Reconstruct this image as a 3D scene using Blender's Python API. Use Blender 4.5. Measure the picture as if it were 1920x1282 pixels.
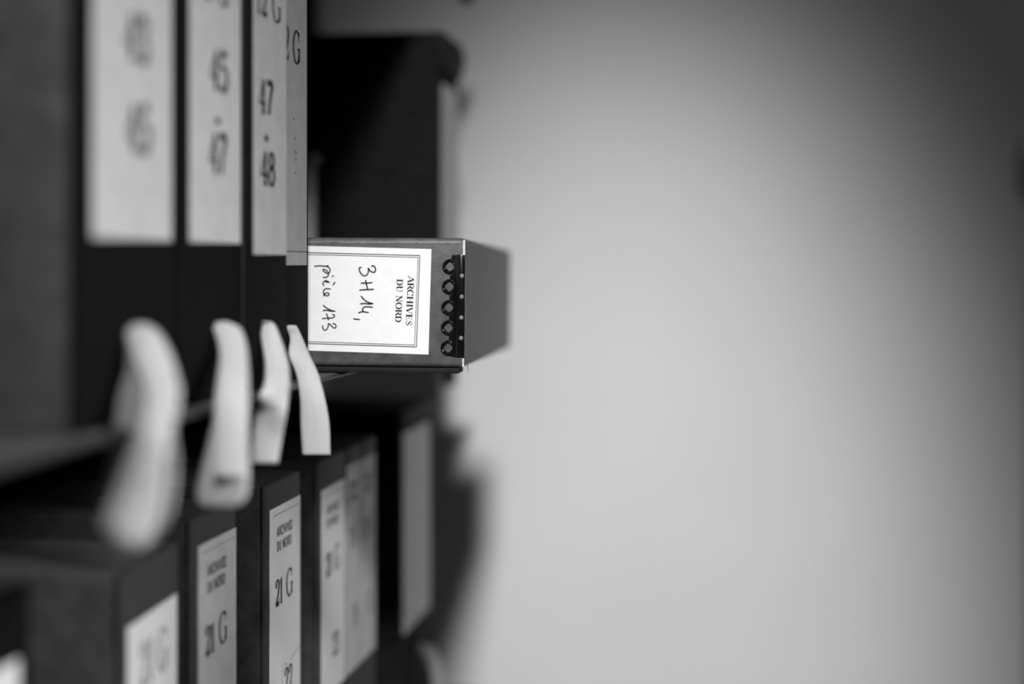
import bpy, bmesh, math, random
from mathutils import Vector, Matrix

random.seed(4)
for o in list(bpy.data.objects):
    bpy.data.objects.remove(o)

# ------------------------------------------------------------------ camera
F = 50.0 / 36.0 * 1920.0          # focal length in pixels of the 1920 frame
A = math.atan(440.0 / F)          # camera is turned this much towards the rack
H = 1.40                          # eye height
HOR = 495.0                       # image row of the horizon
RIGHT = Vector((math.cos(A), math.sin(A), 0))
FWD = Vector((-math.sin(A), math.cos(A), 0))
UP = Vector((0, 0, 1))
EYE = Vector((0, 0, H))

cam_d = bpy.data.cameras.new('camera')
cam = bpy.data.objects.new('camera', cam_d)
bpy.context.collection.objects.link(cam)
cam.location = EYE
cam.rotation_euler = (math.pi / 2, 0, A)
cam_d.sensor_width = 36
cam_d.lens = 50
cam_d.shift_y = -(641.0 - HOR) / 1920.0
cam_d.clip_start = 0.01
cam_d.dof.use_dof = True
cam_d.dof.focus_distance = 1.10
cam_d.dof.aperture_fstop = 1.45
cam_d.dof.aperture_blades = 0
bpy.context.scene.camera = cam

# ------------------------------------------------------------------ light
sc = bpy.context.scene
sc.view_settings.view_transform = 'Standard'
sc.view_settings.look = 'None'
sc.view_settings.gamma = 1
sc.view_settings.use_curve_mapping = False
sc.view_settings.exposure = 0.12
world = bpy.data.worlds.new('world')
sc.world = world
world.use_nodes = True
world.node_tree.nodes['Background'].inputs[0].default_value = (1, 1, 1, 1)
world.node_tree.nodes['Background'].inputs[1].default_value = 0.050


def aim(o, target):
    d = Vector(target) - o.location
    o.rotation_euler = d.to_track_quat('-Z', 'Y').to_euler()


def cam_pt(x, y, z):
    """point seen at pixel (x, y) at distance z along the view axis"""
    return EYE + RIGHT * ((x - 960) / F * z) + UP * ((HOR - y) / F * z) + FWD * z


# ceiling spotlight over the aisle behind the photographer
sd = bpy.data.lights.new('aisle_spot', 'SPOT')
sd.energy = 410
sd.spot_size = 0.5499
sd.spot_blend = 1.0
sd.shadow_soft_size = 0.15
so = bpy.data.objects.new('aisle_spot', sd)
bpy.context.collection.objects.link(so)
so.location = EYE + RIGHT * 0.155 + UP * 1.598 - FWD * 1.086
so.scale = (0.66, 1.0, 1.0)
aim(so, cam_pt(1106, 1300, 1.95))

# unseen fill light added to brighten the spines, beam kept off the wall
ad = bpy.data.lights.new('spine_fill', 'AREA')
ad.shape = 'RECTANGLE'
ad.size = 0.20
ad.size_y = 0.35
ad.energy = 2.1
ad.spread = math.radians(58)
ao = bpy.data.objects.new('spine_fill', ad)
bpy.context.collection.objects.link(ao)
ao.location = Vector((0.85, 0.40, H + 0.50))
aim(ao, (-0.36, 0.60, H - 0.30))


# ------------------------------------------------------------------ materials
def mat(name, col, rough=0.6, noise=0.0, nscale=60.0, bump=0.0, bscale=300.0, spec=0.3, stretch=None):
    m = bpy.data.materials.new(name)
    m.use_nodes = True
    nt = m.node_tree
    b = nt.nodes['Principled BSDF']
    b.inputs['Base Color'].default_value = (col, col, col, 1)
    b.inputs['Roughness'].default_value = rough
    b.inputs['Specular IOR Level'].default_value = spec
    tc = nt.nodes.new('ShaderNodeTexCoord')
    src = tc.outputs['Object']
    if stretch:
        mp = nt.nodes.new('ShaderNodeMapping')
        mp.inputs['Scale'].default_value = stretch
        nt.links.new(src, mp.inputs['Vector'])
        src = mp.outputs['Vector']
    if noise:
        n = nt.nodes.new('ShaderNodeTexNoise')
        n.inputs['Scale'].default_value = nscale
        n.inputs['Detail'].default_value = 8
        nt.links.new(src, n.inputs['Vector'])
        r = nt.nodes.new('ShaderNodeMapRange')
        r.inputs['From Min'].default_value = 0.3
        r.inputs['From Max'].default_value = 0.7
        r.inputs['To Min'].default_value = col * (1 - noise)
        r.inputs['To Max'].default_value = col * (1 + noise)
        nt.links.new(n.outputs['Fac'], r.inputs['Value'])
        nt.links.new(r.outputs['Result'], b.inputs['Base Color'])
    if bump:
        n2 = nt.nodes.new('ShaderNodeTexNoise')
        n2.inputs['Scale'].default_value = bscale
        n2.inputs['Detail'].default_value = 4
        nt.links.new(src, n2.inputs['Vector'])
        bp = nt.nodes.new('ShaderNodeBump')
        bp.inputs['Strength'].default_value = bump
        bp.inputs['Distance'].default_value = 0.001
        nt.links.new(n2.outputs['Fac'], bp.inputs['Height'])
        nt.links.new(bp.outputs['Normal'], b.inputs['Normal'])
    return m


M_CARD = mat('grey_cardboard', 0.070, 0.46, 0.30, 110, 0.22, 1100, 0.45)
M_SIDE = mat('charcoal_cardboard', 0.050, 0.65, 0.25, 90, 0.25, 900, 0.15)
M_SIDEGREY = mat('lighter_grey_cardboard', 0.085, 0.65, 0.25, 60, 0.25, 900, 0.15)  # lighter card for the cases of the nearest boxes
M_SPINE = mat('black_spine_cloth', 0.0065, 0.8, 0.25, 200, 0.25, 1500, 0.05)
M_SPINEGREY = mat('charcoal_spine_cloth', 0.045, 0.65, 0.25, 200, 0.25, 1500, 0.15)
M_LABELMID = mat('midtone_label_paper', 0.46, 0.65, 0.08, 60, 0.08, 1200, 0.2)  # label paper a step darker than on the nearest boxes
M_LABELGREY = mat('dark_label_paper', 0.32, 0.65, 0.08, 60, 0.08, 1200, 0.2)  # darkest of the label papers
M_DARKCARD = mat('black_cardboard', 0.012, 0.8, 0.25, 60, 0.2, 900, 0.08)
M_CLOTH = mat('black_binding_cloth', 0.010, 0.7, 0.3, 200, 0.2, 1500, 0.2)
M_PAPER = mat('white_label_paper', 0.80, 0.6, 0.03, 120, 0.05, 1500, 0.2)
M_OLDPAPER = mat('aged_label_paper', 0.56, 0.65, 0.07, 60, 0.08, 1200, 0.2)
M_INK = mat('black_ink', 0.012, 0.5, spec=0.2)
M_FAINT = mat('faded_ink', 0.18, 0.6, spec=0.2)
M_HIGHLIGHT = mat('highlight_cardboard', 0.17, 0.5, 0.45, 260, 0.25, 1200, 0.3)  # pale card tone for the highlight painted on the jutting box
M_EDGE = mat('bare_board_edge', 0.62, 0.6, 0.2, 400, 0.2, 900, 0.3)
M_CLASP = mat('black_lacquered_metal', 0.004, 0.15, spec=0.6)
M_RIVET = mat('grey_rivet_metal', 0.16, 0.55, 0.25, 900, 0.2, 900, 0.5)
M_STEEL = mat('dark_painted_steel', 0.075, 0.45, 0.15, 40, 0.08, 500, 0.4)
M_LIP = mat('dark_steel_lip', 0.03, 0.45, 0.15, 40, 0.05, 500, 0.3)
M_PANEL = mat('grey_painted_panel', 0.16, 0.5, 0.1, 30, 0.05, 500, 0.3)
M_BLACK = mat('black_painted_steel', 0.012, 0.45, 0.2, 40, 0.05, 500, 0.3)
M_FLOOR = mat('grey_floor', 0.16, 0.6, 0.15, 12, 0.1, 200, 0.3)
M_FOLDER = mat('pale_folder_card', 0.50, 0.6, 0.1, 60, 0.1, 900, 0.2)


def tape_material():
    m = bpy.data.materials.new('white_cotton_twill')
    m.use_nodes = True
    nt = m.node_tree
    b = nt.nodes['Principled BSDF']
    b.inputs['Roughness'].default_value = 0.85
    b.inputs['Specular IOR Level'].default_value = 0.1
    b.inputs['Sheen Weight'].default_value = 0.1
    uv = nt.nodes.new('ShaderNodeUVMap')
    uv.uv_map = 'UVMap'
    sp = nt.nodes.new('ShaderNodeSeparateXYZ')
    nt.links.new(uv.outputs['UV'], sp.inputs[0])

    def math_n(op, a, bb):
        n = nt.nodes.new('ShaderNodeMath')
        n.operation = op
        for i, v in enumerate((a, bb)):
            if v is None:
                continue
            if isinstance(v, (int, float)):
                n.inputs[i].default_value = v
            else:
                nt.links.new(v, n.inputs[i])
        return n.outputs[0]
    au = math_n('ABSOLUTE', math_n('SUBTRACT', sp.outputs['X'], 0.45), None)
    ph = math_n('ADD', math_n('MULTIPLY', au, 80.0), math_n('MULTIPLY', sp.outputs['Y'], 4400.0))
    wv = math_n('SINE', ph, None)
    r = nt.nodes.new('ShaderNodeMapRange')
    r.inputs['From Min'].default_value = -1
    r.inputs['From Max'].default_value = 0.6
    r.inputs['To Min'].default_value = 0.28
    r.inputs['To Max'].default_value = 0.82
    nt.links.new(wv, r.inputs['Value'])
    nt.links.new(r.outputs['Result'], b.inputs['Base Color'])
    bp = nt.nodes.new('ShaderNodeBump')
    bp.inputs['Strength'].default_value = 0.6
    bp.inputs['Distance'].default_value = 0.0006
    nt.links.new(wv, bp.inputs['Height'])
    nt.links.new(bp.outputs['Normal'], b.inputs['Normal'])
    return m


M_TAPE = tape_material()


def wall_material():
    m = mat('white_plaster_wall', 0.78, 0.7, 0.035, 3.0, 0.15, 120, 0.2)
    nt = m.node_tree
    b = nt.nodes['Principled BSDF']
    base = b.inputs['Base Color'].links[0].from_socket
    tc = nt.nodes.new('ShaderNodeTexCoord')

    def smudge(center, scale, amount, prev, rot=0.0):
        mp = nt.nodes.new('ShaderNodeMapping')
        mp.vector_type = 'TEXTURE'
        mp.inputs['Location'].default_value = center
        mp.inputs['Rotation'].default_value = (0, rot, 0)
        mp.inputs['Scale'].default_value = scale
        nt.links.new(tc.outputs['Object'], mp.inputs['Vector'])
        g = nt.nodes.new('ShaderNodeTexGradient')
        g.gradient_type = 'SPHERICAL'
        nt.links.new(mp.outputs['Vector'], g.inputs['Vector'])
        mr = nt.nodes.new('ShaderNodeMapRange')
        mr.inputs['From Min'].default_value = 0.0
        mr.inputs['From Max'].default_value = 0.5
        mr.inputs['To Min'].default_value = 1.0
        mr.inputs['To Max'].default_value = 1.0 - amount
        nt.links.new(g.outputs['Fac'], mr.inputs['Value'])
        mu = nt.nodes.new('ShaderNodeMath')
        mu.operation = 'MULTIPLY'
        nt.links.new(prev, mu.inputs[0])
        nt.links.new(mr.outputs['Result'], mu.inputs[1])
        return mu.outputs[0]
    p = wall_xy(1120, 1018)
    v = smudge((p[0], 0, p[1]), (0.020, 0.5, 0.026), 0.20, base)
    p = wall_xy(1600, 1160)
    v = smudge((p[0], 0, p[1]), (0.018, 0.5, 0.16), 0.10, v, math.radians(-24))
    nt.links.new(v, b.inputs['Base Color'])
    return m


WALL_S = 1.92


def wall_xy(x, y):
    """where the ray of pixel (x, y) meets the end wall: (X, Z) in the wall object's own frame"""
    d = cam_pt(x, y, 1.0) - EYE
    k = WALL_S / d.y
    return (d.x * k, H + d.z * k)


# ------------------------------------------------------------------ object helpers
COL = bpy.context.collection


def thing(name, label, cat, loc, group=None):
    o = bpy.data.objects.new(name, None)
    o.empty_display_size = 0.05
    COL.objects.link(o)
    o.location = loc
    o['label'] = label
    o['category'] = cat
    if group:
        o['group'] = group
    return o


class MB:
    """collects shapes (world coordinates) and links them as one mesh object"""

    def __init__(self):
        self.bm = bmesh.new()
        self.uv = None

    def box(self, p0, p1, bevel=0.0, seg=2, xf=None):
        t = bmesh.new()
        bmesh.ops.create_cube(t, size=1.0)
        p0, p1 = Vector(p0), Vector(p1)
        c, d = (p0 + p1) / 2, p1 - p0
        for v in t.verts:
            v.co = Vector((c[i] + v.co[i] * abs(d[i]) for i in range(3)))
        if bevel:
            bmesh.ops.bevel(t, geom=list(t.edges), offset=bevel, segments=seg, profile=0.5, affect='EDGES')
        self.merge(t, xf)

    def prism(self, poly, z0, z1, bevel=0.0, xf=None):
        """poly in local x, y; extruded along local z"""
        t = bmesh.new()
        a = [t.verts.new((x, y, z0)) for x, y in poly]
        b = [t.verts.new((x, y, z1)) for x, y in poly]
        t.faces.new(a[::-1])
        t.faces.new(b)
        n = len(poly)
        for i in range(n):
            t.faces.new((a[i], a[(i + 1) % n], b[(i + 1) % n], b[i]))
        if bevel:
            bmesh.ops.bevel(t, geom=list(t.edges), offset=bevel, segments=2, profile=0.5, affect='EDGES')
        self.merge(t, xf)

    def ring(self, prof, n=40, xf=None):
        """closed loop of (radius function, z) swept round local z"""
        t = bmesh.new()
        rows = []
        for k in range(n):
            th = 2 * math.pi * k / n
            rows.append([t.verts.new((r(th) * math.cos(th), r(th) * math.sin(th), z)) for r, z in prof])
        m = len(prof)
        for k in range(n):
            r0, r1 = rows[k], rows[(k + 1) % n]
            for i in range(m):
                t.faces.new((r0[i], r1[i], r1[(i + 1) % m], r0[(i + 1) % m]))
        self.merge(t, xf)

    def dome(self, r, h, n=24, xf=None):
        t = bmesh.new()
        bmesh.ops.create_uvsphere(t, u_segments=n, v_segments=12, radius=1.0)
        for v in t.verts:
            v.co = Vector((v.co.x * r, v.co.y * r, v.co.z * h))
        self.merge(t, xf)

    def tube(self, pts, rad, n=10):
        t = bmesh.new()
        rings = []
        pts = [Vector(p) for p in pts]
        for i, p in enumerate(pts):
            d = (pts[min(i + 1, len(pts) - 1)] - pts[max(i - 1, 0)]).normalized()
            q = d.to_track_quat('Z', 'Y')
            r = rad[i] if isinstance(rad, (list, tuple)) else rad
            rings.append([t.verts.new(p + q @ Vector((r * math.cos(2 * math.pi * k / n), r * math.sin(2 * math.pi * k / n), 0))) for k in range(n)])
        for a, b in zip(rings, rings[1:]):
            for k in range(n):
                t.faces.new((a[k], a[(k + 1) % n], b[(k + 1) % n], b[k]))
        t.faces.new(rings[0][::-1])
        t.faces.new(rings[-1])
        self.merge(t, None)

    def merge(self, t, xf):
        vm = {}
        for v in t.verts:
            vm[v] = self.bm.verts.new(xf @ v.co if xf else v.co)
        for f in t.faces:
            self.bm.faces.new([vm[v] for v in f.verts])
        t.free()

    def strip(self, pts2, widths, place, closed=False):
        """flat pen stroke: 2-D centre line with a width at each point, put on a surface by place(u, v)"""
        n = len(pts2)
        L, R = [], []
        for i, (x, y) in enumerate(pts2):
            a, b = pts2[max(i - 1, 0)], pts2[min(i + 1, n - 1)]
            dx, dy = b[0] - a[0], b[1] - a[1]
            l = math.hypot(dx, dy) or 1e-9
            w = widths[i] / 2
            L.append(self.bm.verts.new(place(x - dy / l * w, y + dx / l * w)))
            R.append(self.bm.verts.new(place(x + dy / l * w, y - dx / l * w)))
        for i in range(n - 1):
            self.bm.faces.new((L[i], R[i], R[i + 1], L[i + 1]))

    def disc(self, x, y, r, place, n=12):
        self.bm.faces.new([self.bm.verts.new(place(x + r * math.cos(2 * math.pi * k / n), y + r * math.sin(2 * math.pi * k / n))) for k in range(n)])

    def build(self, name, m, parent=None, smooth=True, angle=40):
        base = Vector((0, 0, 0))
        p = parent
        while p is not None:
            base += p.location
            p = p.parent
        bmesh.ops.recalc_face_normals(self.bm, faces=list(self.bm.faces))
        for v in self.bm.verts:
            v.co -= base
        me = bpy.data.meshes.new(name)
        if smooth:
            for f in self.bm.faces:
                f.smooth = True
            lim = math.radians(angle)
            for e in self.bm.edges:
                if len(e.link_faces) != 2 or e.calc_face_angle(0) > lim:
                    e.smooth = False
        self.bm.to_mesh(me)
        self.bm.free()
        me.materials.append(m)
        o = bpy.data.objects.new(name, me)
        COL.objects.link(o)
        o.parent = parent
        return o


def struct(o):
    o['kind'] = 'structure'
    return o


def smooth_line(pts, n=8):
    """Catmull-Rom through tuples of any length"""
    out = []
    k = len(pts)
    for i in range(k - 1):
        p0, p1, p2, p3 = pts[max(i - 1, 0)], pts[i], pts[i + 1], pts[min(i + 2, k - 1)]
        for j in range(n):
            t = j / n
            out.append(tuple(0.5 * (2 * b + (c - a) * t + (2 * a - 5 * b + 4 * c - d) * t * t + (3 * b - a - 3 * c + d) * t ** 3)
                             for a, b, c, d in zip(p0, p1, p2, p3)))
    out.append(tuple(pts[-1]))
    return out


# ------------------------------------------------------------------ lettering
def arc(cx, cy, rx, ry, a0, a1, n=18):
    return [(cx + rx * math.cos(math.radians(a0 + (a1 - a0) * i / n)), cy + ry * math.sin(math.radians(a0 + (a1 - a0) * i / n))) for i in range(n + 1)]


# glyphs: unit cap height; each stroke = (points, weight) with weight 'p' pen (thick when vertical), 'T' thick, 't' thin; feet = serif spots
GL = {
    'A': (.80, [([(.06, 0), (.40, 1)], 't'), ([(.40, 1), (.72, 0)], 'T'), ([(.19, .34), (.60, .34)], 't')], [(.06, 0), (.72, 0)]),
    'R': (.78, [([(.16, 0), (.16, 1)], 'T'), ([(.16, .97), (.40, .97)] + arc(.40, .74, .22, .23, 90, -90) + [(.40, .51), (.16, .51)], 'p'), ([(.40, .51), (.72, 0)], 'T')], [(.16, 0), (.16, 1), (.74, 0)]),
    'C': (.76, [(arc(.42, .5, .35, .49, 42, 318, 26), 'p'), ([(.68, .66), (.70, .98)], 't')], []),
    'H': (.86, [([(.16, 0), (.16, 1)], 'T'), ([(.70, 0), (.70, 1)], 'T'), ([(.16, .5), (.70, .5)], 't')], [(.16, 0), (.16, 1), (.70, 0), (.70, 1)]),
    'I': (.40, [([(.20, 0), (.20, 1)], 'T')], [(.20, 0), (.20, 1)]),
    'V': (.78, [([(.06, 1), (.40, 0)], 'T'), ([(.40, 0), (.72, 1)], 't')], [(.06, 1), (.72, 1)]),
    'E': (.70, [([(.16, 0), (.16, 1)], 'T'), ([(.16, .97), (.60, .97)], 't'), ([(.16, .5), (.48, .5)], 't'), ([(.16, .03), (.62, .03)], 't'), ([(.60, .97), (.60, .76)], 't'), ([(.62, .03), (.63, .27)], 't'), ([(.48, .62), (.48, .38)], 't')], [(.16, 0), (.16, 1)]),
    'S': (.62, [(smooth_line([(.50, .74), (.46, .93), (.30, .98), (.13, .88), (.12, .70), (.28, .55), (.45, .42), (.52, .25), (.44, .07), (.28, .02), (.12, .10), (.09, .28)], 5), 's')], []),
    'D': (.84, [([(.16, 0), (.16, 1)], 'T'), ([(.16, .97), (.38, .97)] + arc(.38, .5, .34, .47, 90, -90) + [(.38, .03), (.16, .03)], 'p')], [(.16, 0), (.16, 1)]),
    'U': (.82, [([(.16, 1), (.16, .33)] + arc(.41, .30, .25, .28, 180, 270, 10), 'p'), (arc(.41, .30, .25, .28, 270, 360, 10) + [(.66, 1)], 't')], [(.16, 1), (.66, 1)]),
    'N': (.86, [([(.14, 0), (.14, 1)], 't'), ([(.14, 1), (.70, 0)], 'T'), ([(.70, 0), (.70, 1)], 't')], [(.14, 0), (.10, 1), (.70, 1)]),
    'O': (.88, [(arc(.43, .5, .36, .49, 0, 360, 36), 'p')], []),
    'G': (.86, [(arc(.42, .5, .35, .49, 45, 330, 26), 'p'), ([(.70, .46), (.70, .06)], 'T'), ([(.68, .68), (.70, .98)], 't'), ([(.52, .46), (.82, .46)], 't')], []),
    '1': (.46, [([(.25, 0), (.25, 1)], 'T'), ([(.25, .99), (.08, .84)], 't')], [(.25, 0)]),
    '2': (.60, [(smooth_line([(.10, .70), (.14, .92), (.30, .99), (.46, .90), (.49, .72), (.40, .48), (.22, .22), (.07, .05)], 5), 'p'), ([(.06, .06), (.50, .06)], 'T'), ([(.50, .06), (.54, .28)], 't')], []),
    '3': (.60, [(smooth_line([(.10, .80), (.20, .97), (.38, .96), (.46, .78), (.38, .58), (.24, .53)], 5), 'p'), (smooth_line([(.24, .53), (.42, .47), (.51, .28), (.42, .06), (.24, .01), (.08, .14)], 5), 'p')], []),
    '4': (.60, [([(.40, 0), (.40, 1)], 'T'), ([(.40, .99), (.04, .30)], 't'), ([(.04, .29), (.56, .29)], 't')], [(.40, 0)]),
    '5': (.60, [([(.14, .97), (.48, .97)], 'T'), ([(.14, .97), (.12, .56)], 't'), (smooth_line([(.12, .56), (.30, .62), (.48, .50), (.50, .26), (.38, .04), (.20, .01), (.06, .14)], 5), 'p')], []),
    '7': (.58, [([(.06, .96), (.52, .96)], 'T'), ([(.52, .96), (.30, .45), (.22, 0)], 'T')], []),
    '8': (.60, [(arc(.29, .75, .17, .23, 0, 360, 20), 'p'), (arc(.29, .27, .21, .26, 0, 360, 20), 'p')], []),
    '0': (.60, [(arc(.29, .5, .21, .49, 0, 360, 28), 'p')], []),
    '-': (.44, [([(.06, .42), (.36, .42)], 'T')], []),
    ' ': (.34, [], []),
}


def text_width(t, sx, track):
    return sum((GL[c][0] + track) * sx for c in t) - track * sx


def write(mb, t, x, y, h, sx, place, T=.15, th=.05, serif=True, track=.02, slant=0.0, center=False):
    """draw t with its baseline at (x, y); h cap height, sx width of one glyph unit"""
    if center:
        x -= text_width(t, sx, track) / 2
    for c in t:
        adv, strokes, feet = GL[c]

        def P(px, py, x=x):
            return (x + px * sx + slant * py * h, y + py * h)
        asp = sx
        for pts, wt in strokes:
            q = [P(*p) for p in pts]
            w = []
            for i in range(len(pts)):
                a, b = pts[max(i - 1, 0)], pts[min(i + 1, len(pts) - 1)]
                dx, dy = abs(b[0] - a[0]), abs(b[1] - a[1])
                l = math.hypot(dx, dy) or 1
                if not serif or wt == 'T':
                    k = T
                elif wt == 't':
                    k = th
                elif wt == 's':
                    k = T * (.45 + .55 * dx / l) if .2 < pts[i][1] < .8 else th * 1.3
                else:
                    k = th + (T - th) * dy / l
                # thick bars of horizontal strokes keep the height-wise weight
                horiz = dx / l
                w.append(k * (asp * (1 - horiz) + min(asp, h) * 1.0 * horiz if serif else asp))
            mb.strip(q, w, place)
        if serif:
            for fx, fy in feet:
                yy = .02 if fy == 0 else .98
                mb.strip([P(fx - .14, yy), P(fx + .14, yy)], [th * asp] * 2, place)
        x += (adv + track) * sx


def pen(mb, pts, w, place, n=6, tap=True):
    q = smooth_line(pts, n) if len(pts) > 2 else [pts[0], pts[1]]
    mb.strip(q, [w] * len(q), place)
    mb.disc(q[0][0], q[0][1], w / 2, place)
    mb.disc(q[-1][0], q[-1][1], w / 2, place)


def line(parent, name, m, *a, **k):
    mb = MB()
    write(mb, *a, **k)
    return mb.build(name, m, parent, smooth=False)


# ------------------------------------------------------------------ the setting
RACK_END = 1.70
m = MB()
m.box((-1.6, WALL_S, 0), (2.6, WALL_S + 0.08, 2.7))
struct(m.build('wall_far', wall_material()))
m = MB()
m.box((-1.6, -1.5, -0.05), (2.6, WALL_S, 0))
struct(m.build('floor', M_FLOOR))

# ------------------------------------------------------------------ shelving
C_EDGE = 0.318          # how far the shelves' front edge lies from the eye's vertical plane
BACK = 0.74
SHELF = -0.0865          # top of the middle shelf, relative to the eye
PITCH = 0.43
C_UP, C_LOW = 0.333, 0.370
LOW_TOP, LOW_BOT = -0.173, SHELF - PITCH

rack = thing('shelving_unit', 'dark metal shelving unit at left holding two rows of archive boxes', 'shelves', (-0.53, 0.9, 0))
def edge_c(s):
    return 0.3195 + 0.002 * (s - 1.04)


for k, z in enumerate((SHELF + PITCH, SHELF, SHELF - PITCH)):
    m = MB()
    dc = 0.0 if k < 2 else -0.005
    m.prism([(-BACK, -0.2), (-edge_c(-0.2) - dc - 0.002, -0.2), (-edge_c(RACK_END) - dc - 0.002, RACK_END), (-BACK, RACK_END)], H + z - 0.004, H + z, 0.0006)
    s = m.build('shelf', M_STEEL, rack)
    e = MB()
    e.tube([(-edge_c(-0.2) - dc - 0.001, -0.2, H + z - 0.0022), (-edge_c(RACK_END) - dc - 0.001, RACK_END, H + z - 0.0022)], 0.0016, 12)
    e.build('shelf_lip', M_LIP, s)
    g = MB()
    x0, x1 = (-0.361, -0.348) if k else (-0.342, -0.327)
    g.box((x0, RACK_END - 0.02, H + z - (0.060 if k else 0.027)), (x1, RACK_END + 0.002, H + z - 0.004), 0.002)
    g.build('shelf_clip', M_BLACK, s)
m = MB()
m.box((-BACK - 0.003, -0.2, 0.05), (-BACK, RACK_END, H + 0.9), 0.001)
m.build('back_panel', M_BLACK, rack)
for x, y in ((-BACK + 0.02, RACK_END + 0.02), (-0.545, RACK_END + 0.02), (-BACK + 0.02, -0.2), (-0.42, -0.22)):
    m = MB()
    m.box((x - 0.018, y - 0.015, 0), (x + 0.018, y + 0.015, H + 0.95), 0.003)
    m.build('upright', M_PANEL, rack)


# ------------------------------------------------------------------ archive boxes in the rows
def row_place(c):
    return lambda s, h: Vector((-c, s, H + h))


def add_label(box, body_c, s0, s1, h0, h1, material, border=None, tilt=0.0):
    m = MB()
    m.box((-(body_c + 0.0002), s0, H + h0), (-(body_c - 0.0005), s1, H + h1))
    lb = m.build('label', material, box, smooth=False)
    if border:
        b = MB()
        pl = row_place(body_c - 0.0007)
        i, w, sides = border
        if 't' in sides:
            b.strip([(s0 + i * 1.2, h1 - i), (s1 - i * .6, h1 - i)], [w] * 2, pl)
        if 'b' in sides:
            b.strip([(s0 + i * .6, h0 + i), (s1 - i * .6, h0 + i)], [w] * 2, pl)
        if 'r' in sides:
            b.strip([(s1 - i * .6, h0 + i), (s1 - i * .6, h1 - i)], [w * .6] * 2, pl)
        b.build('border', M_FAINT, lb, smooth=False)
    return lb


def row_box(label, group, s0, s1, c, hb, ht, depth, card, bevel=0.004, lid=None, spine=None):
    t = thing('archive_box', label, 'box', (-(c + depth / 2), (s0 + s1) / 2, H + hb), group)
    m = MB()
    back = 0.006 if spine else 0.0
    m.box((-(c + depth), s0 + back * .1, H + hb), (-(c + back * .3), s1 - back * .1, H + ht), min(bevel, .003), 3)
    m.build('case', card, t)
    if spine:
        m = MB()
        m.box((-(c + back), s0, H + hb), (-c, s1, H + ht), min(bevel, .0028), 3)
        m.build('spine', spine, t)
    if lid:
        m = MB()
        lh, ov = lid
        m.box((-(c + depth + 0.001), s0 - 0.002, H + ht - lh), (-(c - ov), s1 + 0.002, H + ht + 0.003), 0.002, 2)
        m.build('lid', M_CLOTH, t)
    return t


def tape(box, strands, name='pull_tape'):
    """woven tape: rows of (left x, right x, y, distance from the eye's vertical plane, turn) as seen from the eye"""
    bm = bmesh.new()
    uvl = bm.loops.layers.uv.new('UVMap')
    base = box.location
    for rows in strands:
        rows = smooth_line(rows, 7)
        grid, vs, acc, prev = [], [], 0.0, None
        nx = 10
        for xl, xr, y, c, tw in rows:
            xc = (xl + xr) / 2
            z = c / (-((xc - 960) / F) * math.cos(A) + math.sin(A))
            line = []
            for j in range(nx + 1):
                u = j / nx
                bulge = -0.0022 * math.sin(math.pi * u) * (1 if abs(tw) < .5 else 0.3)
                zz = z + tw * (u - .5) * 0.02 + bulge
                line.append(bm.verts.new(cam_pt(xl + (xr - xl) * u, y, zz) - base))
            mid = line[nx // 2].co.copy()
            if prev is not None:
                acc += (mid - prev).length
            prev = mid
            grid.append(line)
            vs.append(acc)
        for i in range(len(grid) - 1):
            for j in range(nx):
                f = bm.faces.new((grid[i][j], grid[i + 1][j], grid[i + 1][j + 1], grid[i][j + 1]))
                f.smooth = True
                for lp, (uu, vv) in zip(f.loops, ((j, i), (j, i + 1), (j + 1, i + 1), (j + 1, i))):
                    lp[uvl].uv = (uu / nx, vs[vv])
    bmesh.ops.recalc_face_normals(bm, faces=list(bm.faces))
    me = bpy.data.meshes.new(name)
    bm.to_mesh(me)
    bm.free()
    me.materials.append(M_TAPE)
    o = bpy.data.objects.new(name, me)
    COL.objects.link(o)
    o.parent = box
    md = o.modifiers.new('thickness', 'SOLIDIFY')
    md.thickness = 0.0009
    md.offset = 0
    return o


UPG = 'archive boxes standing on the middle shelf'
LOG = 'archive boxes standing on the lower shelf'
UB, UT = SHELF, 0.255

# --- middle shelf, from the photographer towards the wall
b1 = row_box('nearest archive box on the middle shelf, with the widest, most blurred label', UPG, 0.672, 0.798, C_UP, UB, UT, 0.27, M_SIDEGREY, spine=M_SPINE)
l1 = add_label(b1, C_UP, 0.688, 0.790, 0.0135, 0.235, M_OLDPAPER)
m = MB()
pl = row_place(C_UP - 0.0007)
line(l1, 'series_mark', M_INK, '2 G', 0.739, 0.172, 0.026, 0.024, pl, center=True)
line(l1, 'number', M_INK, '43', 0.742, 0.112, 0.026, 0.026, pl, center=True, T=.2, th=.09)
line(l1, 'number', M_INK, '45', 0.744, 0.062, 0.026, 0.026, pl, center=True, T=.2, th=.09)
tape(b1, [
    [(246, 274, 608, .331, 0), (236, 296, 622, .326, .2), (246, 318, 660, .316, .3), (262, 332, 705, .305, .3), (272, 337, 745, .296, .3), (262, 326, 800, .292, .1), (250, 314, 860, .292, -.2), (232, 308, 920, .292, -.2), (214, 298, 975, .293, 0), (220, 282, 1010, .293, 0), (238, 264, 1026, .293, 0)],
    [(226, 262, 626, .331, -.6), (219, 296, 690, .326, -1.0), (214, 312, 750, .317, -1.4), (204, 330, 850, .311, -1.6), (188, 326, 930, .311, -1.6), (186, 310, 985, .311, -1.2), (222, 270, 1032, .311, -.6)]])

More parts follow.
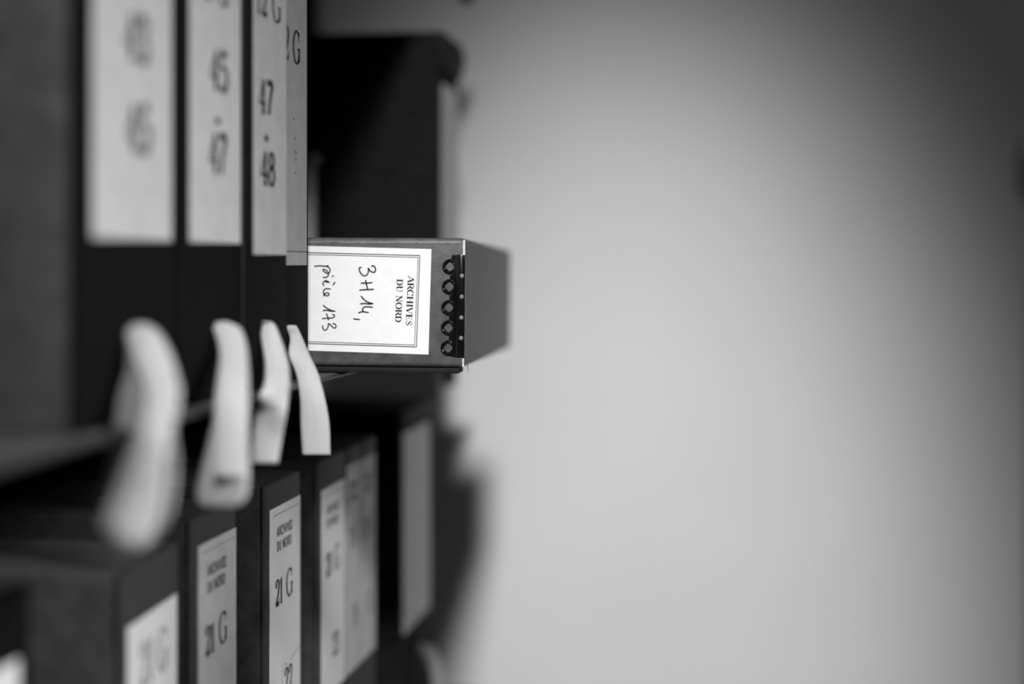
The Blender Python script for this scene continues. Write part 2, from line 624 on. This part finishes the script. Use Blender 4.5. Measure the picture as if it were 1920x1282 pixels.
b2 = row_box('second archive box from the left on the middle shelf, between blurred white labels', UPG, 0.806, 0.912, C_UP, UB, UT, 0.27, M_SIDE, spine=M_SPINE)
l2 = add_label(b2, C_UP, 0.818, 0.905, 0.0135, 0.235, M_OLDPAPER)
m = MB()
line(l2, 'series_mark', M_INK, '2 G', 0.862, 0.166, 0.024, 0.024, pl, center=True)
line(l2, 'number', M_INK, '45', 0.866, 0.111, 0.025, 0.026, pl, center=True, T=.2, th=.09)
line(l2, 'dash', M_INK, '-', 0.864, 0.082, 0.022, 0.026, pl, center=True, T=.2)
line(l2, 'number', M_INK, '47', 0.864, 0.058, 0.025, 0.026, pl, center=True, T=.2, th=.09)
tape(b2, [
    [(400, 424, 604, .331, 0), (398, 447, 613, .327, .2), (406, 458, 632, .320, .3), (412, 464, 665, .312, .3), (408, 466, 710, .303, .3), (403, 466, 760, .298, .1), (402, 465, 830, .296, 0), (400, 460, 882, .296, 0), (404, 455, 893, .296, 0)],
    [(412, 452, 690, .326, -.6), (396, 464, 800, .308, -1.0), (380, 466, 870, .303, -1.2), (368, 462, 928, .302, -1.2), (380, 444, 948, .302, -.9)]])

b3 = row_box('third archive box from the left on the middle shelf, its white tape folded sharply', UPG, 0.914, 0.992, C_UP - 0.004, UB, UT, 0.27, M_SIDE, spine=M_SPINE)
l3 = add_label(b3, C_UP - 0.004, 0.920, 0.989, 0.0065, 0.235, M_LABELMID)
m = MB()
pl3 = row_place(C_UP - 0.0047)
line(l3, 'series_mark', M_INK, '12 G', 0.950, 0.171, 0.024, 0.023, pl3, center=True)
line(l3, 'number', M_INK, '47', 0.944, 0.104, 0.023, 0.026, pl3, center=True, T=.2, th=.09)
line(l3, 'dash', M_INK, '-', 0.945, 0.078, 0.022, 0.024, pl3, center=True, T=.2)
line(l3, 'number', M_INK, '48', 0.948, 0.055, 0.023, 0.026, pl3, center=True, T=.2, th=.09)
tape(b3, [
    [(490, 504, 603, .327, 0), (488, 515, 609, .326, 0), (491, 528, 640, .321, .2), (497, 540, 680, .313, .3), (496, 543, 715, .306, .5), (488, 541, 742, .303, .9), (482, 537, 775, .306, -.4), (474, 529, 820, .309, -.3), (469, 521, 868, .310, -.3)]])

b4 = row_box('archive box left of the jutting one, sharp label 2 G, sharp twill tape', UPG, 0.995, 1.0555, C_UP, UB, UT, 0.27, M_SIDE, 0.002, spine=M_SPINE)
l4 = add_label(b4, C_UP, 0.996, 1.0495, -0.0008, 0.235, M_LABELGREY)
m = MB()
line(l4, 'series_mark', M_INK, '12 G', 1.0085, 0.150, 0.0245, 0.0215, pl, center=True, T=.17, th=.07)
m = MB()
for hh, ss in ((.108, 1.018), (.094, 1.021), (.084, 1.020), (.078, 1.0225), (.083, 1.023), (.068, 1.021)):
    m.disc(ss, hh, .0009, pl)
m.build('pen_marks', M_INK, l4, smooth=False)
m = MB()
m.strip([(.998, .0095), (1.049, .0095)], [.0005] * 2, pl)
m.build('ruled_line', M_INK, l4, smooth=False)
tape(b4, [
    [(541, 552, 610.5, .331, .1), (538, 557, 614, .330, .2), (544, 567, 635, .327, .3), (542, 580, 665, .321, .5), (556, 597, 703, .314, .3), (563, 609, 748, .309, .1), (564, 617, 794, .307, 0), (567, 619, 845, .306, 0), (568, 619, 851, .306, 0)]])

b9 = row_box('black archive box alone at the far end, above and behind the jutting box', UPG, 1.53, 1.636, C_UP, UB, 0.250, 0.27, M_DARKCARD, 0.004)
m = MB()
m.prism([(0, 0), (0, -0.034), (0.003, -0.034), (0.008, -0.010), (0.003, 0.006), (-0.272, 0.006), (-0.272, 0)], 1.528, 1.638, 0.001,
        Matrix(((1, 0, 0, -C_UP), (0, 0, 1, 0), (0, 1, 0, H + 0.250), (0, 0, 0, 1))))
m.build('lid_flap', M_CLOTH, b9)
add_label(b9, C_UP, 1.542, 1.630, -0.02, 0.200, M_OLDPAPER)

# --- lower shelf
def low_label(box, c, s0, s1, top, number, paper=None):
    lb = add_label(box, c, s0, s1, -0.386, top, paper or M_OLDPAPER, (0.0062, 0.0007, 't'))
    pl = row_place(c - 0.0007)
    w = s1 - s0
    k = w / 0.0765
    x0 = s0 + w * .215
    d = top + 0.1936
    for t, yy in (('ARCHIVES', -.2176), ('DU NORD', -.2293)):
        tw = .0385 * k if t == 'ARCHIVES' else .0365 * k
        sx = tw / text_width(t, 1.0, .1)
        line(lb, 'heading', M_INK, t, x0, yy + d, .0076, sx, pl, T=.20, serif=False, track=.1)
    x1 = s0 + w * .17
    sx = .0205 * k
    line(lb, 'series_number', M_INK, '21', x1, -.2725 + d, .0205, sx * .84, pl, T=.23, th=.08, track=-.02)
    line(lb, 'series_letter', M_INK, 'G', x1 + .0265 * k, -.2715 + d, .0225, sx, pl, T=.17, th=.06)
    line(lb, 'number', M_INK, number, s0 + w * .46, -.3490 + d, .021, .0165 * k, pl, T=.20, th=.09)
    return lb


LD = 0.29
a0 = row_box('archive box cut off at the bottom left corner of the photo', LOG, 0.575, 0.696, C_LOW, LOW_BOT, LOW_TOP + 0.008, LD, M_SIDEGREY, spine=M_SPINE)
add_label(a0, C_LOW, 0.590, 0.681, -0.40, -0.203, M_PAPER)
a1 = row_box('very blurred archive box at lower left, bright label under the longest tape', LOG, 0.798, 0.902, C_LOW, LOW_BOT, -0.185, LD, M_SIDEGREY, spine=M_SPINEGREY)
lb = add_label(a1, C_LOW, 0.806, 0.896, -0.42, -0.2185, M_PAPER)
line(lb, 'series_mark', M_FAINT, '21 G', 0.852, -.262, .028, .022, row_place(C_LOW - 0.0007), center=True)
a1.rotation_euler.z = math.radians(4.0)
a1.location.y -= 0.011
a2 = row_box('lower archive box with partly blurred label 21 G, left of the sharp 22', LOG, 0.914, 0.998, C_LOW, LOW_BOT, LOW_TOP, LD, M_SIDE, spine=M_SPINEGREY)
low_label(a2, C_LOW, 0.924, 0.9965, -0.1930, '21')
a3 = row_box('lower archive box in sharp focus, label reading 21 G and 22', LOG, 1.064, 1.1505, C_LOW, LOW_BOT, LOW_TOP, LD, M_SIDE, spine=M_SPINEGREY)
l = low_label(a3, C_LOW, 1.0715, 1.1480, -0.1936, '22', M_PAPER)
m = MB()
plx = row_place(C_LOW - 0.0007)
pen(m, [(1.093, -.352), (1.099, -.343), (1.1035, -.324), (1.115, -.3265)], .0005, plx)
pen(m, [(1.122, -.3245), (1.1465, -.3185)], .0006, plx)
m.build('sticker_outline', M_FAINT, l, smooth=False)
a4 = row_box('lower archive box with soft label 21 G, just right of the sharp 22', LOG, 1.200, 1.286, C_LOW, LOW_BOT, LOW_TOP, LD, M_SIDE, spine=M_SPINEGREY)
low_label(a4, C_LOW, 1.2095, 1.283, -0.2000, '23', M_PAPER)
a5 = row_box('thin lower archive box second right of the sharp 22, label too blurred to read', LOG, 1.288, 1.340, C_LOW, LOW_BOT, LOW_TOP, LD, M_SIDE, spine=M_SPINEGREY)
low_label(a5, C_LOW, 1.290, 1.338, -0.190, '24')
a6 = row_box('thin lower archive box bordering the black box, label a pale blur', LOG, 1.342, 1.398, C_LOW, LOW_BOT, LOW_TOP, LD, M_SIDE, spine=M_SPINEGREY)
low_label(a6, C_LOW, 1.344, 1.393, -0.190, '25')
a9 = row_box('black archive box with overhanging lid at the far end of the lower row', LOG, 1.497, 1.662, C_LOW, LOW_BOT, -0.162, LD, M_DARKCARD, 0.004, (0.016, 0.004))
add_label(a9, C_LOW, 1.512, 1.642, -0.405, -0.185, M_PAPER)
m = MB()
m.tube([(-.368, 1.58, H - .437), (-.356, 1.58, H - .440), (-.348, 1.578, H - .455), (-.342, 1.575, H - .49)], [.006, .008, .009, .008])
m.build('pull_tape', M_TAPE, a9)

# ------------------------------------------------------------------ thin folder behind the jutting box
fz = 1.545
fo = cam_pt(560, HOR, fz)
fold = thing('folder', 'slim pale cardboard folder standing upright in the dark gap behind the jutting box', 'folder', Vector((fo.x, fo.y, H + SHELF)))
m = MB()
pr = cam_pt(591, HOR, fz)
m.box((pr.x - 0.10, pr.y - 0.006, H + SHELF), (pr.x, pr.y + 0.006, cam_pt(591, 312, fz).z), 0.002)
m.build('cover', M_FOLDER, fold)
m = MB()
k = cam_pt(594, 293, fz)
m.tube([(k.x - .018, k.y, k.z - .013), (k.x - .012, k.y, k.z - .004), (k.x - .003, k.y - .002, k.z), (k.x + .003, k.y - .002, k.z - .002), (k.x - .004, k.y, k.z - .012)], [.002, .003, .0045, .0045, .002])
m.build('tie', M_FOLDER, fold)

# ------------------------------------------------------------------ the box lying on its side, jutting into the aisle
Z0 = 1.118
K = Z0 / F
W = Vector((260.0 / F, -0.0165, 1.0)).normalized()
U = Vector((1.0, -0.007, 0.0))
U = (U - W * U.dot(W)).normalized()
V = W.cross(U)
if V.y < 0:
    V = -V


def cam_vec(v):
    return RIGHT * v.x + UP * v.y + FWD * v.z


ORG = cam_pt(870, 690, Z0)
UX, VX, WX = cam_vec(U), cam_vec(V), cam_vec(W)
# local frame: x along the spine (0 at the jutting end), y up, z out of the face towards the viewer
XF = Matrix(((UX.x, VX.x, -WX.x, ORG.x), (UX.y, VX.y, -WX.y, ORG.y), (UX.z, VX.z, -WX.z, ORG.z), (0, 0, 0, 1)))
EX = XF


def fp(x, y, z=0.0):
    """pixel on the front face -> local coordinates of the jutting box (solved on the face plane)"""
    d = cam_pt(x, y, 1.0) - EYE
    n = -WX
    t = (ORG + n * z - EYE).dot(n) / d.dot(n)
    p = EYE + d * t - ORG
    return (p.dot(UX), p.dot(VX))


def face(z):
    return lambda x, y: XF @ Vector((fp(x, y)[0], fp(x, y)[1], z))


TOPV = fp(870, 446)[1]
jut = thing('archive_box', 'grey archive box on its side jutting into the aisle, label handwritten 3H14', 'box', XF @ Vector((-0.17, 0, -0.15)), 'archive boxes pulled from the middle shelf')
m = MB()
m.box((-0.336, 0, -0.37), (0, TOPV, 0), 0.0042, 5, XF)
m.build('case', M_CARD, jut)
m = MB()
m.box((-0.330, -0.0046, -0.03), (-0.0045, -0.0002, -0.0015), 0.0008, 2, XF)
m.build('bottom_flap', M_CLOTH, jut)
# label
m = MB()
poly = [fp(430, 457), fp(809, 467), fp(803.5, 664.5), fp(430, 652)]
m.prism(poly, -0.0002, 0.0005, 0, XF)
lab = m.build('label', M_PAPER, jut, smooth=False)
# printed double frame
m = MB()
g = face(0.0007)
wl, wt = 1.1, 1.5
for (x0, y0), (x1, y1), w in (((430, 469.5), (787.5, 479), wt), ((430, 473.2), (784.2, 482.4), wl),
                              ((787.5, 478.4), (781, 650.6), wt), ((784.2, 482), (777.6, 646.8), wl),
                              ((781.6, 650.2), (430, 639), wt), ((778, 646.6), (430, 635.5), wl)):
    m.strip([(x0, y0), (x1, y1)], [w, w], g)
m.build('border', M_INK, lab, smooth=False)


# printed heading, reading downwards: text right = image down, text up = image right
def turned(ox, oy, dx, dy):
    l = math.hypot(dx, dy)
    ux, uy = dx / l, dy / l
    return lambda a, b: g(ox + ux * a - (-uy) * b, oy + uy * a + (-ux) * b)


m = MB()
# heading line 1 from (764,517) to (761,610); caps rise towards +x by 11.5 px
def heading(t, x0, y0, x1, y1, cap):
    L = math.hypot(x1 - x0, y1 - y0)
    sx = L / text_width(t, 1.0, .04)
    ux, uy = (x1 - x0) / L, (y1 - y0) / L
    line(lab, 'heading', M_INK, t, 0, 0, cap, sx, lambda a, b: g(x0 + ux * a + uy * b, y0 + uy * a - ux * b), T=.19, th=.06, track=.04)


heading('ARCHIVES', 765.3, 517, 760.9, 610, 11.5)
heading('DU NORD', 744.2, 523, 741.2, 604, 11.5)

# handwriting
m = MB()


def hand(ox, oy, sc_, strokes, w):
    for st in strokes:
        pen(m, [(ox + x / sc_, oy + y / sc_) for x, y in st], w, g)


hand(655, 485, 9.862, [
    [(418, 140), (440, 128), (475, 155), (488, 210), (470, 245), (435, 248), (390, 225), (352, 172), (358, 215), (340, 285), (300, 315), (255, 308), (210, 260), (186, 200), (192, 170), (222, 160)],
    [(226, 452), (290, 448), (370, 446), (424, 438)],
    [(305, 402), (318, 470), (345, 565)],
    [(198, 580), (280, 572), (370, 570), (448, 563)],
    [(225, 695), (270, 750), (340, 800), (437, 828)],
    [(437, 829), (370, 836), (290, 826), (212, 833)],
    [(430, 898), (370, 888), (300, 888), (262, 905), (246, 940), (268, 975)],
    [(352, 992), (300, 985), (235, 980), (178, 1000)],
    [(86, 1112), (140, 1116), (188, 1124)]], 2.5)
m.build('handwriting', M_INK, lab, smooth=False)
m = MB()
hand(585, 480, 8.02, [
    [(42, 154), (120, 146), (200, 152), (244, 142)],
    [(205, 152), (255, 170), (274, 215), (262, 250), (225, 258), (185, 232), (166, 208), (185, 200), (225, 220), (250, 262), (240, 305), (212, 318), (172, 322)],
    [(308, 308), (324, 297)],
    [(264, 392), (215, 388), (208, 366), (235, 380), (262, 392)],
    [(215, 366), (180, 385), (168, 412), (182, 440)],
    [(346, 394), (320, 434)],
    [(277, 494), (215, 490), (182, 512), (176, 555), (210, 592), (250, 592), (258, 565), (232, 552), (195, 568), (177, 600)],
    [(174, 742), (230, 785), (290, 815), (348, 828)],
    [(348, 829), (280, 826), (220, 814), (172, 820)],
    [(312, 880), (340, 888), (336, 915), (300, 930), (230, 933), (160, 938)],
    [(220, 868), (238, 910), (250, 958)],
    [(320, 1016), (350, 1022), (364, 1060), (345, 1082), (315, 1068), (255, 1012), (246, 1060), (220, 1105), (190, 1112), (168, 1085), (162, 1045)]], 2.25)
m.build('handwriting', M_INK, lab, smooth=False)

# lighter strip that paints a highlight along the upper edge of the spine
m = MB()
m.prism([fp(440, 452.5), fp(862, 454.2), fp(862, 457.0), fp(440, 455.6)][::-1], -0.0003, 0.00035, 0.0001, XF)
m.build('painted_highlight', M_HIGHLIGHT, jut)

# laced metal corner clasp
m = MB()
cl = [fp(846.5, 480), fp(853, 477), fp(869.0, 481), fp(868.4, 670), fp(852, 667), fp(844, 664)]
m.prism([fp(851.5, 484), fp(855, 477.5), fp(866, 476.5), fp(870.3, 482), fp(869.4, 668), fp(860, 669.5), fp(849.5, 668), fp(848.5, 660)][::-1], -0.0004, 0.0011, 0.0005, XF)
RC = [(843.9, 499.8), (842.9, 537.4), (841.9, 576.5), (841.2, 614.3), (840.6, 652.0)]
for cx, cy in RC:
    u, v = fp(cx, cy)
    X2 = XF @ Matrix.Translation((u, v, 0))
    px_ = K
    inner = lambda th: (7.7 + 0.6 * math.cos(4 * th)) * px_
    ro = lambda r: (lambda th: r * px_)
    m.ring([(inner, -0.0003), (inner, 0.0002), (ro(9.3), 0.0008), (ro(10.2), 0.0006), (ro(12.2), 0.0012), (ro(14.2), 0.0008), (ro(14.7), -0.0003)], 48, X2)
# webs between the rings and to the strip
for (cx, cy), (dx, dy) in zip(RC, RC[1:]):
    m.prism([fp(cx + 0.5, cy + 11.5), fp(cx + 12, cy + 8), fp(dx + 12, dy - 8), fp(dx + 0.5, dy - 11.5), fp(dx + 2.0, (cy + dy) / 2)][::-1], -0.0003, 0.0010, 0.0003, XF)
cx, cy = RC[0]
m.prism([fp(cx + 1, cy - 12), fp(cx + 4, cy - 22), fp(cx + 14, cy - 22), fp(cx + 12, cy - 6)][::-1], -0.0003, 0.0010, 0.0003, XF)
cx, cy = RC[-1]
m.prism([fp(cx + 12, cy + 6), fp(cx + 16, cy + 16), fp(cx + 6, cy + 15), fp(cx - 2, cy + 13)][::-1], -0.0003, 0.0010, 0.0003, XF)
# prongs on the end face
for i, (cx, cy) in enumerate(RC):
    v = fp(870, cy)[1]
    m.box((-0.0004, v - 0.0036, -0.0052), (0.0006, v + 0.0036, -0.0034), 0.0002, 1, XF)
m.box((-0.0008, fp(870, 668)[1], -0.0016), (0.0004, fp(870, 484)[1], 0.0006), 0.0003, 1, XF)
clasp = m.build('corner_clasp', M_CLASP, jut)
for cx, cy in ((866.3, 517.2), (865.9, 556.2), (865.2, 595.3), (864.6, 633.6)):
    m = MB()
    u, v = fp(cx, cy)
    m.dome(4.0 * K, 0.0004, 20, XF @ Matrix.Translation((u, v, 0.0011)))
    m.build('rivet', M_RIVET, clasp)
# bare board showing at the corner above and below the clasp
for ya, yb, r in ((450, 478, .0011), (672, 687.5, .0008)):
    m = MB()
    m.tube([XF @ Vector((-0.0009, fp(870, ya + (yb - ya) * i / 4)[1], -0.0009)) for i in range(5)], r, 10)
    m.build('worn_corner', M_EDGE, jut)
m = MB()
m.tube([XF @ Vector((0.0012, fp(870, 684)[1], -0.012)), XF @ Vector((0.0016, fp(870, 692)[1], -0.012)), XF @ Vector((0.0014, fp(870, 698)[1], -0.012))], .00025, 6)
m.build('loose_thread', M_CLOTH, jut)

# ------------------------------------------------------------------ low shelving across the aisle (its post grazes the right edge)
pz = 0.70
p = cam_pt(1938, HOR, pz)
opp = thing('shelving_unit', 'black shelving post, a dark blur at the right edge of the photo', 'shelves', (p.x + 0.02, p.y, 0))
m = MB()
m.box((p.x, p.y - 0.02, 0), (p.x + 0.04, p.y + 0.02, H + 0.07), 0.003)
m.build('upright', M_BLACK, opp)
q = cam_pt(1936, 318, pz)
m = MB()
m.dome(0.007, 0.017, 20, Matrix.Translation(q))
m.build('bolt', M_BLACK, opp)
for z in (0.15, 0.60, 1.02):
    m = MB()
    m.box((p.x + 0.005, p.y - 1.9, z - 0.02), (p.x + 0.40, p.y + 0.015, z), 0.002)
    m.build('shelf', M_BLACK, opp)
m = MB()
m.box((p.x + 0.36, p.y - 0.02, 0), (p.x + 0.40, p.y + 0.02, H + 0.07), 0.003)
m.build('upright', M_BLACK, opp)
